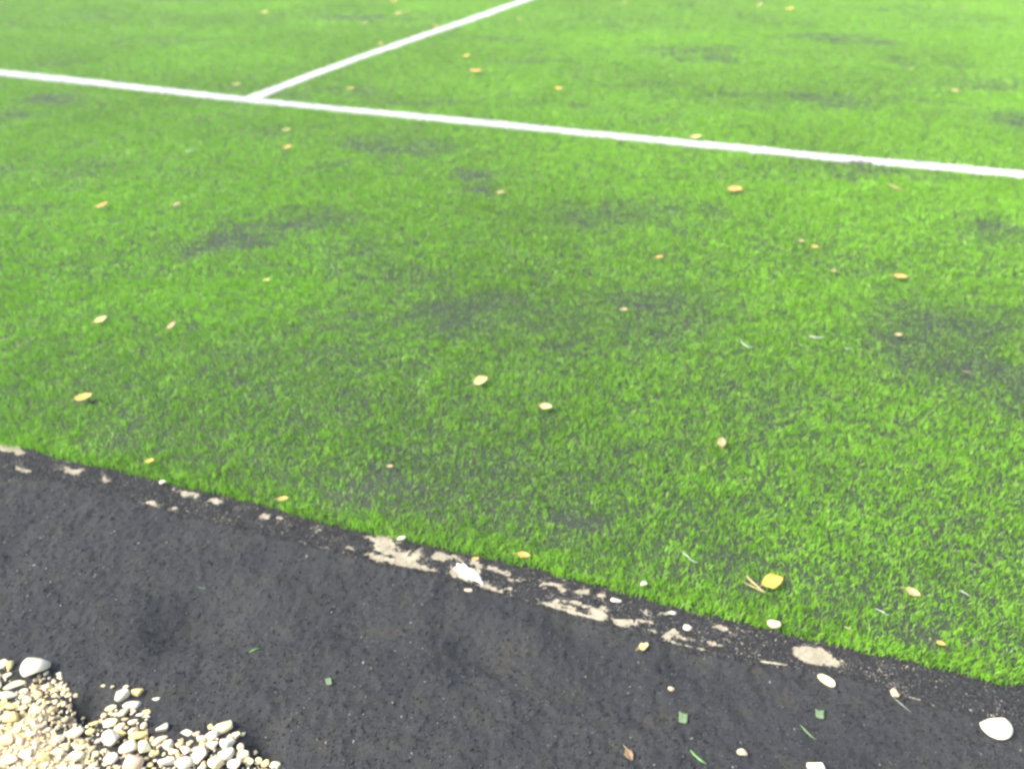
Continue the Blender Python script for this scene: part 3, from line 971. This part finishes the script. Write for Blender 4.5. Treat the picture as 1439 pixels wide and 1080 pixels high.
for px, py, w, rot, ratio, c, rag, label in LEAVES:
    r = random.Random(int(px * 3 + py))
    g0 = gp(px, py)
    on_rubber = g0[1] < edge_y(g0[0])
    z = float(rubber_z(g0[:1], g0[1:2])[0]) + .002 if on_rubber else .0175
    if any(k in label for k in ('sunk', 'buried', 'crumpled tan', 'fringe above')):
        z -= .009
    if g0[1] > 4.2 and w < 14:
        z -= .006
    p = gp(px, py, z + .003)
    L = w / scale_at(p[1], z) * (1.06 if p[1] < 4.5 else .9)
    el = math.atan2(H, p[1])
    a = math.atan2(math.tan(R(rot)), max(math.sin(el), .3)) if abs(rot) < 89 else R(rot)
    # a far leaf seen flat would vanish between the fibres: it leans up against them
    tilt = .25 + .25 * r.random() if p[1] > 3.5 else .12 + .2 * r.random()
    v, q = leaf_mesh(L, ratio * (1.0 if p[1] < 3.5 else .8), .3 + .5 * r.random(), .15 + .45 * r.random(), rag + .12, r)
    ca, sa = math.cos(a), math.sin(a)
    turn = lambda V: np.stack([V[:, 0] * ca - V[:, 1] * sa, V[:, 0] * sa + V[:, 1] * ca, V[:, 2]], 1)
    blade = raw_mesh('leaf_blade', turn(v), quads=q, smooth=True)
    if w > 14 and p[1] < 4.2:
        o = add('leaf', None, None, None, p, (tilt, 0, 0))
        add('leaf_blade', blade, LEAF_MAT[c], o)
        b = np.array((-.5 * L, 0, .004))
        e = b + (-.30 * L, -.06 * L, -.002)
        V, T, Q = tube([b + (.12 * L, 0, 0), b, (b + e) / 2 + (0, .01 * L, 0), e], [.0008, .0008, .0007, .0005])
        add('stem', raw_mesh('stem', turn(V), T, Q, smooth=True), M_STALK, o)
    else:
        o = add('leaf', blade, LEAF_MAT[c], None, p, (tilt, 0, 0))
    tag(o, label, 'leaf', LG if not on_rubber else 'fallen leaves on the rubber')

# ------------------------------------------------------------------ needles, fibres, straws, scraps
def strand(name, pts, rad, mat, label, cat, group=None, z=None, arch=0.0):
    P = []
    for i, (px, py) in enumerate(pts):
        g0 = gp(px, py)
        zz = z if z is not None else (float(rubber_z(g0[:1], g0[1:2])[0]) + .0025 if g0[1] < edge_y(g0[0]) else .019)
        u = i / (len(pts) - 1)
        P.append(gp(px, py, zz + arch * math.sin(math.pi * u)))
    c = np.mean(P, 0)
    n = len(P)
    rr = [rad * (.45 if i in (0, n - 1) else 1) for i in range(n)]
    V, T, Q = tube([p - c for p in P], rr)
    return tag(add(name, raw_mesh(name, V, T, Q, smooth=True), mat, None, c), label, cat, group)


strand('pine_needle', [(1048, 808), (1055, 815), (1066, 825), (1076, 833)], .0022, M_STALK, 'upper of two dry pine needles meeting in a V beside the bright yellow leaf', 'needle', 'pine needles', .021)
strand('pine_needle', [(1044, 817), (1054, 822), (1066, 828), (1076, 833)], .0014, M_STALK, 'lower thinner of two dry pine needles meeting in a V beside the bright yellow leaf', 'needle', 'pine needles', .020)
FG = 'pale loose fibres on the turf'
strand('fibre', [(1136, 471.5), (1146, 474), (1153, 474.5), (1160, 473)], .0022, M_FIBRE, 'bright white curved fibre on the turf, the brightest of those right of centre', 'fibre', FG, .022)
strand('fibre', [(1040, 477), (1044, 483), (1051, 487.5), (1062, 487)], .0018, M_FIBRE, 'hooked white fibre on the turf at the rim of the broad dark patch', 'fibre', FG, .022)
strand('fibre', [(1186, 488), (1192, 490), (1198, 489)], .0015, M_FIBRE, 'short faint white fibre right of the brightest one', 'fibre', FG, .021)
strand('fibre', [(260, 213), (268, 212), (279, 210)], .004, M_FIBRE, 'white fibre lying on the far left turf below the long line', 'fibre', FG, .021)
strand('fibre', [(1349, 829), (1357, 833), (1364, 838)], .0012, M_FIBRE, 'short white fibre in the grass near the crumpled tan leaf', 'fibre', FG, .021)
strand('fibre', [(1229, 854), (1240, 859), (1250, 865)], .0011, M_FIBRE, 'pale fibre on the small dark gap close to the right turf edge', 'fibre', FG, .021)
strand('fibre', [(957, 774), (965, 780), (972, 787), (981, 791)], .0011, M_FIBRE, 'long pale curved fibre in the grass above the kerb end', 'fibre', FG, .021)
strand('fibre', [(1254, 968 + 10), (1268, 990), (1280, 1000)], .0006, M_FIBRE, 'hair-thin fibre on the black rubber below the tan chip', 'fibre', FG)
TG = 'dry twigs on the turf'
strand('twig', [(0, 479), (6, 477), (16, 474)], .0016, M_STALK, 'dry straw-coloured twig at the left picture edge', 'twig', TG, .021)
strand('twig', [(22, 486.5), (28, 485), (34, 483)], .0018, M_STALK, 'short dry twig beside the one at the left picture edge', 'twig', TG, .021)
strand('twig', [(1247, 258), (1258, 263.5), (1271, 267)], .0035, M_STALK, 'dry twig slanting just below the dark break in the long white line', 'twig', TG, .022)
strand('twig', [(1352, 521), (1359, 522), (1367, 523)], .0014, M_STALK, 'small brown twig on the dark turf at the right', 'twig', TG, .021)
strand('twig', [(1186, 880), (1192, 882), (1199, 885)], .0014, M_STALK, 'pale stub of straw in the grass above the broad beige kerb patch', 'twig', TG, .021)
SG = 'green strands on the black rubber'
strand('turf_strand', [(970, 1053), (976, 1060), (984, 1067), (993, 1073)], .0021, M_STRAW, 'bright green strand at the bottom below the square green scrap', 'strand', SG)
strand('turf_strand', [(1125, 1018), (1131, 1025), (1139, 1033), (1147, 1039)], .0018, M_SCRAP, 'dark green strand under a green scrap, near the bottom white stone', 'strand', SG)
strand('turf_strand', [(350, 916), (357, 912.5), (366, 910)], .0016, M_STRAW, 'short green strand on the rubber above the gravel', 'strand', SG)
strand('turf_strand', [(276, 824), (284, 826), (294, 826)], .0016, M_SCRAP, 'dull green strand on the rubber below the left turf edge', 'strand', SG)


def scrap(px, py, w, h, rot, label):
    g0 = gp(px, py)
    z = float(rubber_z(g0[:1], g0[1:2])[0]) + .004
    p = gp(px, py, z)
    sc = scale_at(p[1])
    W, D, th = w / sc, h / sc / math.sin(math.atan2(H, p[1])), .0008
    n = 6
    r = random.Random(int(px))
    P = []
    for i in range(n):
        for j in range(n):
            u, v_ = i / (n - 1) - .5, j / (n - 1) - .5
            e = .30 * (r.random() - .5)
            P.append((u * W * (1 + e), v_ * D * (1 + e), .25 * W * u * u + .1 * W * v_ * u))
    P = np.array(P)
    i = np.arange(n * n).reshape(n, n)
    q = np.stack([i[:-1, :-1], i[1:, :-1], i[1:, 1:], i[:-1, 1:]], -1).reshape(-1, 4)
    ring = list(i[:, 0]) + list(i[-1, 1:]) + list(i[-2::-1, -1]) + list(i[0, -2:0:-1])
    N_ = n * n
    side = np.array([(ring[(k + 1) % len(ring)], ring[k], ring[k] + N_, ring[(k + 1) % len(ring)] + N_) for k in range(len(ring))])
    me = raw_mesh('scrap', np.concatenate([P + (0, 0, th), P]), quads=np.concatenate([q, q[:, ::-1] + N_, side]))
    tag(add('turf_scrap', me, M_SCRAP, None, p, (.06, .05, R(rot))), label, 'scrap', 'green scraps on the black rubber')


scrap(960, 1008, 12, 13, -14, 'upright green scrap on the rubber above the bright green strand')
scrap(1152, 1003, 11, 10, -14, 'square green scrap on the rubber above the dark green strand')
scrap(462, 957, 8, 9, 20, 'small dull green scrap on the rubber below the middle of the turf edge')

# white blotch on the kerb: a thin flake of plaster lying on it
M_FLAKE = mat_plain('plaster', (.82, .80, .74), (.70, .64, .52), 60, .9, .5, 150, .002)
c = gp(655, 806)
r = np.random.default_rng(3)
n = 40
ang = np.linspace(0, 2 * math.pi, n, endpoint=False)
px_, py_ = 656 + np.cos(ang) * 15 + np.sin(ang) * 6, 806 + np.sin(ang) * 11 + np.cos(ang) * 4
pp = np.array([gp(a, b)[:2] for a, b in zip(px_, py_)])
jit = 1 + .75 * (fbm(np.cos(ang) * 3.2 + 5, np.sin(ang) * 3.2 + 5, 8, 3, .8) - .5) * 2
pp = c[:2] + (pp - c[:2]) * jit[:, None]
inner = c[:2] + (pp - c[:2]) * .8
hz = .0085
V = np.concatenate([np.c_[pp, np.full(n, -.002)], np.c_[pp, np.full(n, hz - .003)], np.c_[inner, hz + .0012 * r.normal(0, 1, n)], [(c[0], c[1], hz + .001)]]) - (c[0], c[1], 0)
i = np.arange(n)
j = (i + 1) % n
Q = np.concatenate([np.stack([i, j, j + n, i + n], 1), np.stack([i + n, j + n, j + 2 * n, i + 2 * n], 1)])
T = np.stack([i + 2 * n, j + 2 * n, np.full(n, 3 * n)], 1)
tag(add('white_flake', raw_mesh('white_flake', V, T, Q), M_FLAKE, None, (c[0], c[1], 0)), 'bright white ragged flake on the beige kerb beside the turf', 'flake')

# ------------------------------------------------------------------ added scattering volume, imitates the lens veil that pales the far turf
v = np.array([(x, y, z) for z in (-1.1, 1.6) for y in (-130, 150) for x in (-130, 130)], float)
q = [(0, 2, 3, 1), (4, 5, 7, 6), (0, 1, 5, 4), (2, 6, 7, 3), (0, 4, 6, 2), (1, 3, 7, 5)]
hm = bpy.data.materials.new('veil_volume')
hm.use_nodes = True
hm.node_tree.nodes.remove(hm.node_tree.nodes['Principled BSDF'])
pv = hm.node_tree.nodes.new('ShaderNodeVolumePrincipled')
pv.inputs['Color'].default_value = (.92, .95, .90, 1)
pv.inputs['Density'].default_value = 0.007
hm.node_tree.links.new(pv.outputs[0], hm.node_tree.nodes['Material Output'].inputs['Volume'])
tag(add('veil_volume', raw_mesh('veil_volume', v, quads=q), hm), kind='stuff')

# ------------------------------------------------------------------ light
SUN_EL, SUN_AZ = R(50), R(250)               # azimuth from +Y clockwise: to the left, a little behind the camera
w = bpy.data.worlds.new('World')
S.world = w
w.use_nodes = True
nt = w.node_tree
sky = nt.nodes.new('ShaderNodeTexSky')
sky.sky_type = 'NISHITA'
sky.sun_disc = False
sky.sun_elevation = SUN_EL
sky.sun_rotation = SUN_AZ
sky.air_density, sky.dust_density, sky.ozone_density = 1.0, 4.0, 1.0
bg = nt.nodes['Background']
nt.links.new(sky.outputs[0], bg.inputs['Color'])
bg.inputs['Strength'].default_value = 0.14
sd = bpy.data.lights.new('sun', 'SUN')
sd.energy = 2.0
sd.angle = R(20)
sd.color = (1, .95, .86)
so = bpy.data.objects.new('sun', sd)
COL.objects.link(so)
d = np.array((math.sin(SUN_AZ) * math.cos(SUN_EL), math.cos(SUN_AZ) * math.cos(SUN_EL), math.sin(SUN_EL)))
so.rotation_euler = (R(90) - SUN_EL, 0, math.pi - SUN_AZ)
so.location = tuple(d * 50)

vs = S.view_settings
vs.view_transform = 'Standard'
vs.look = 'None'
vs.gamma = 1
vs.use_curve_mapping = False
vs.exposure = 1.68
S.render.filter_size = 2.0
S.cycles.filter_width = 2.6
S.cycles.max_bounces = 6
S.cycles.use_denoising = True
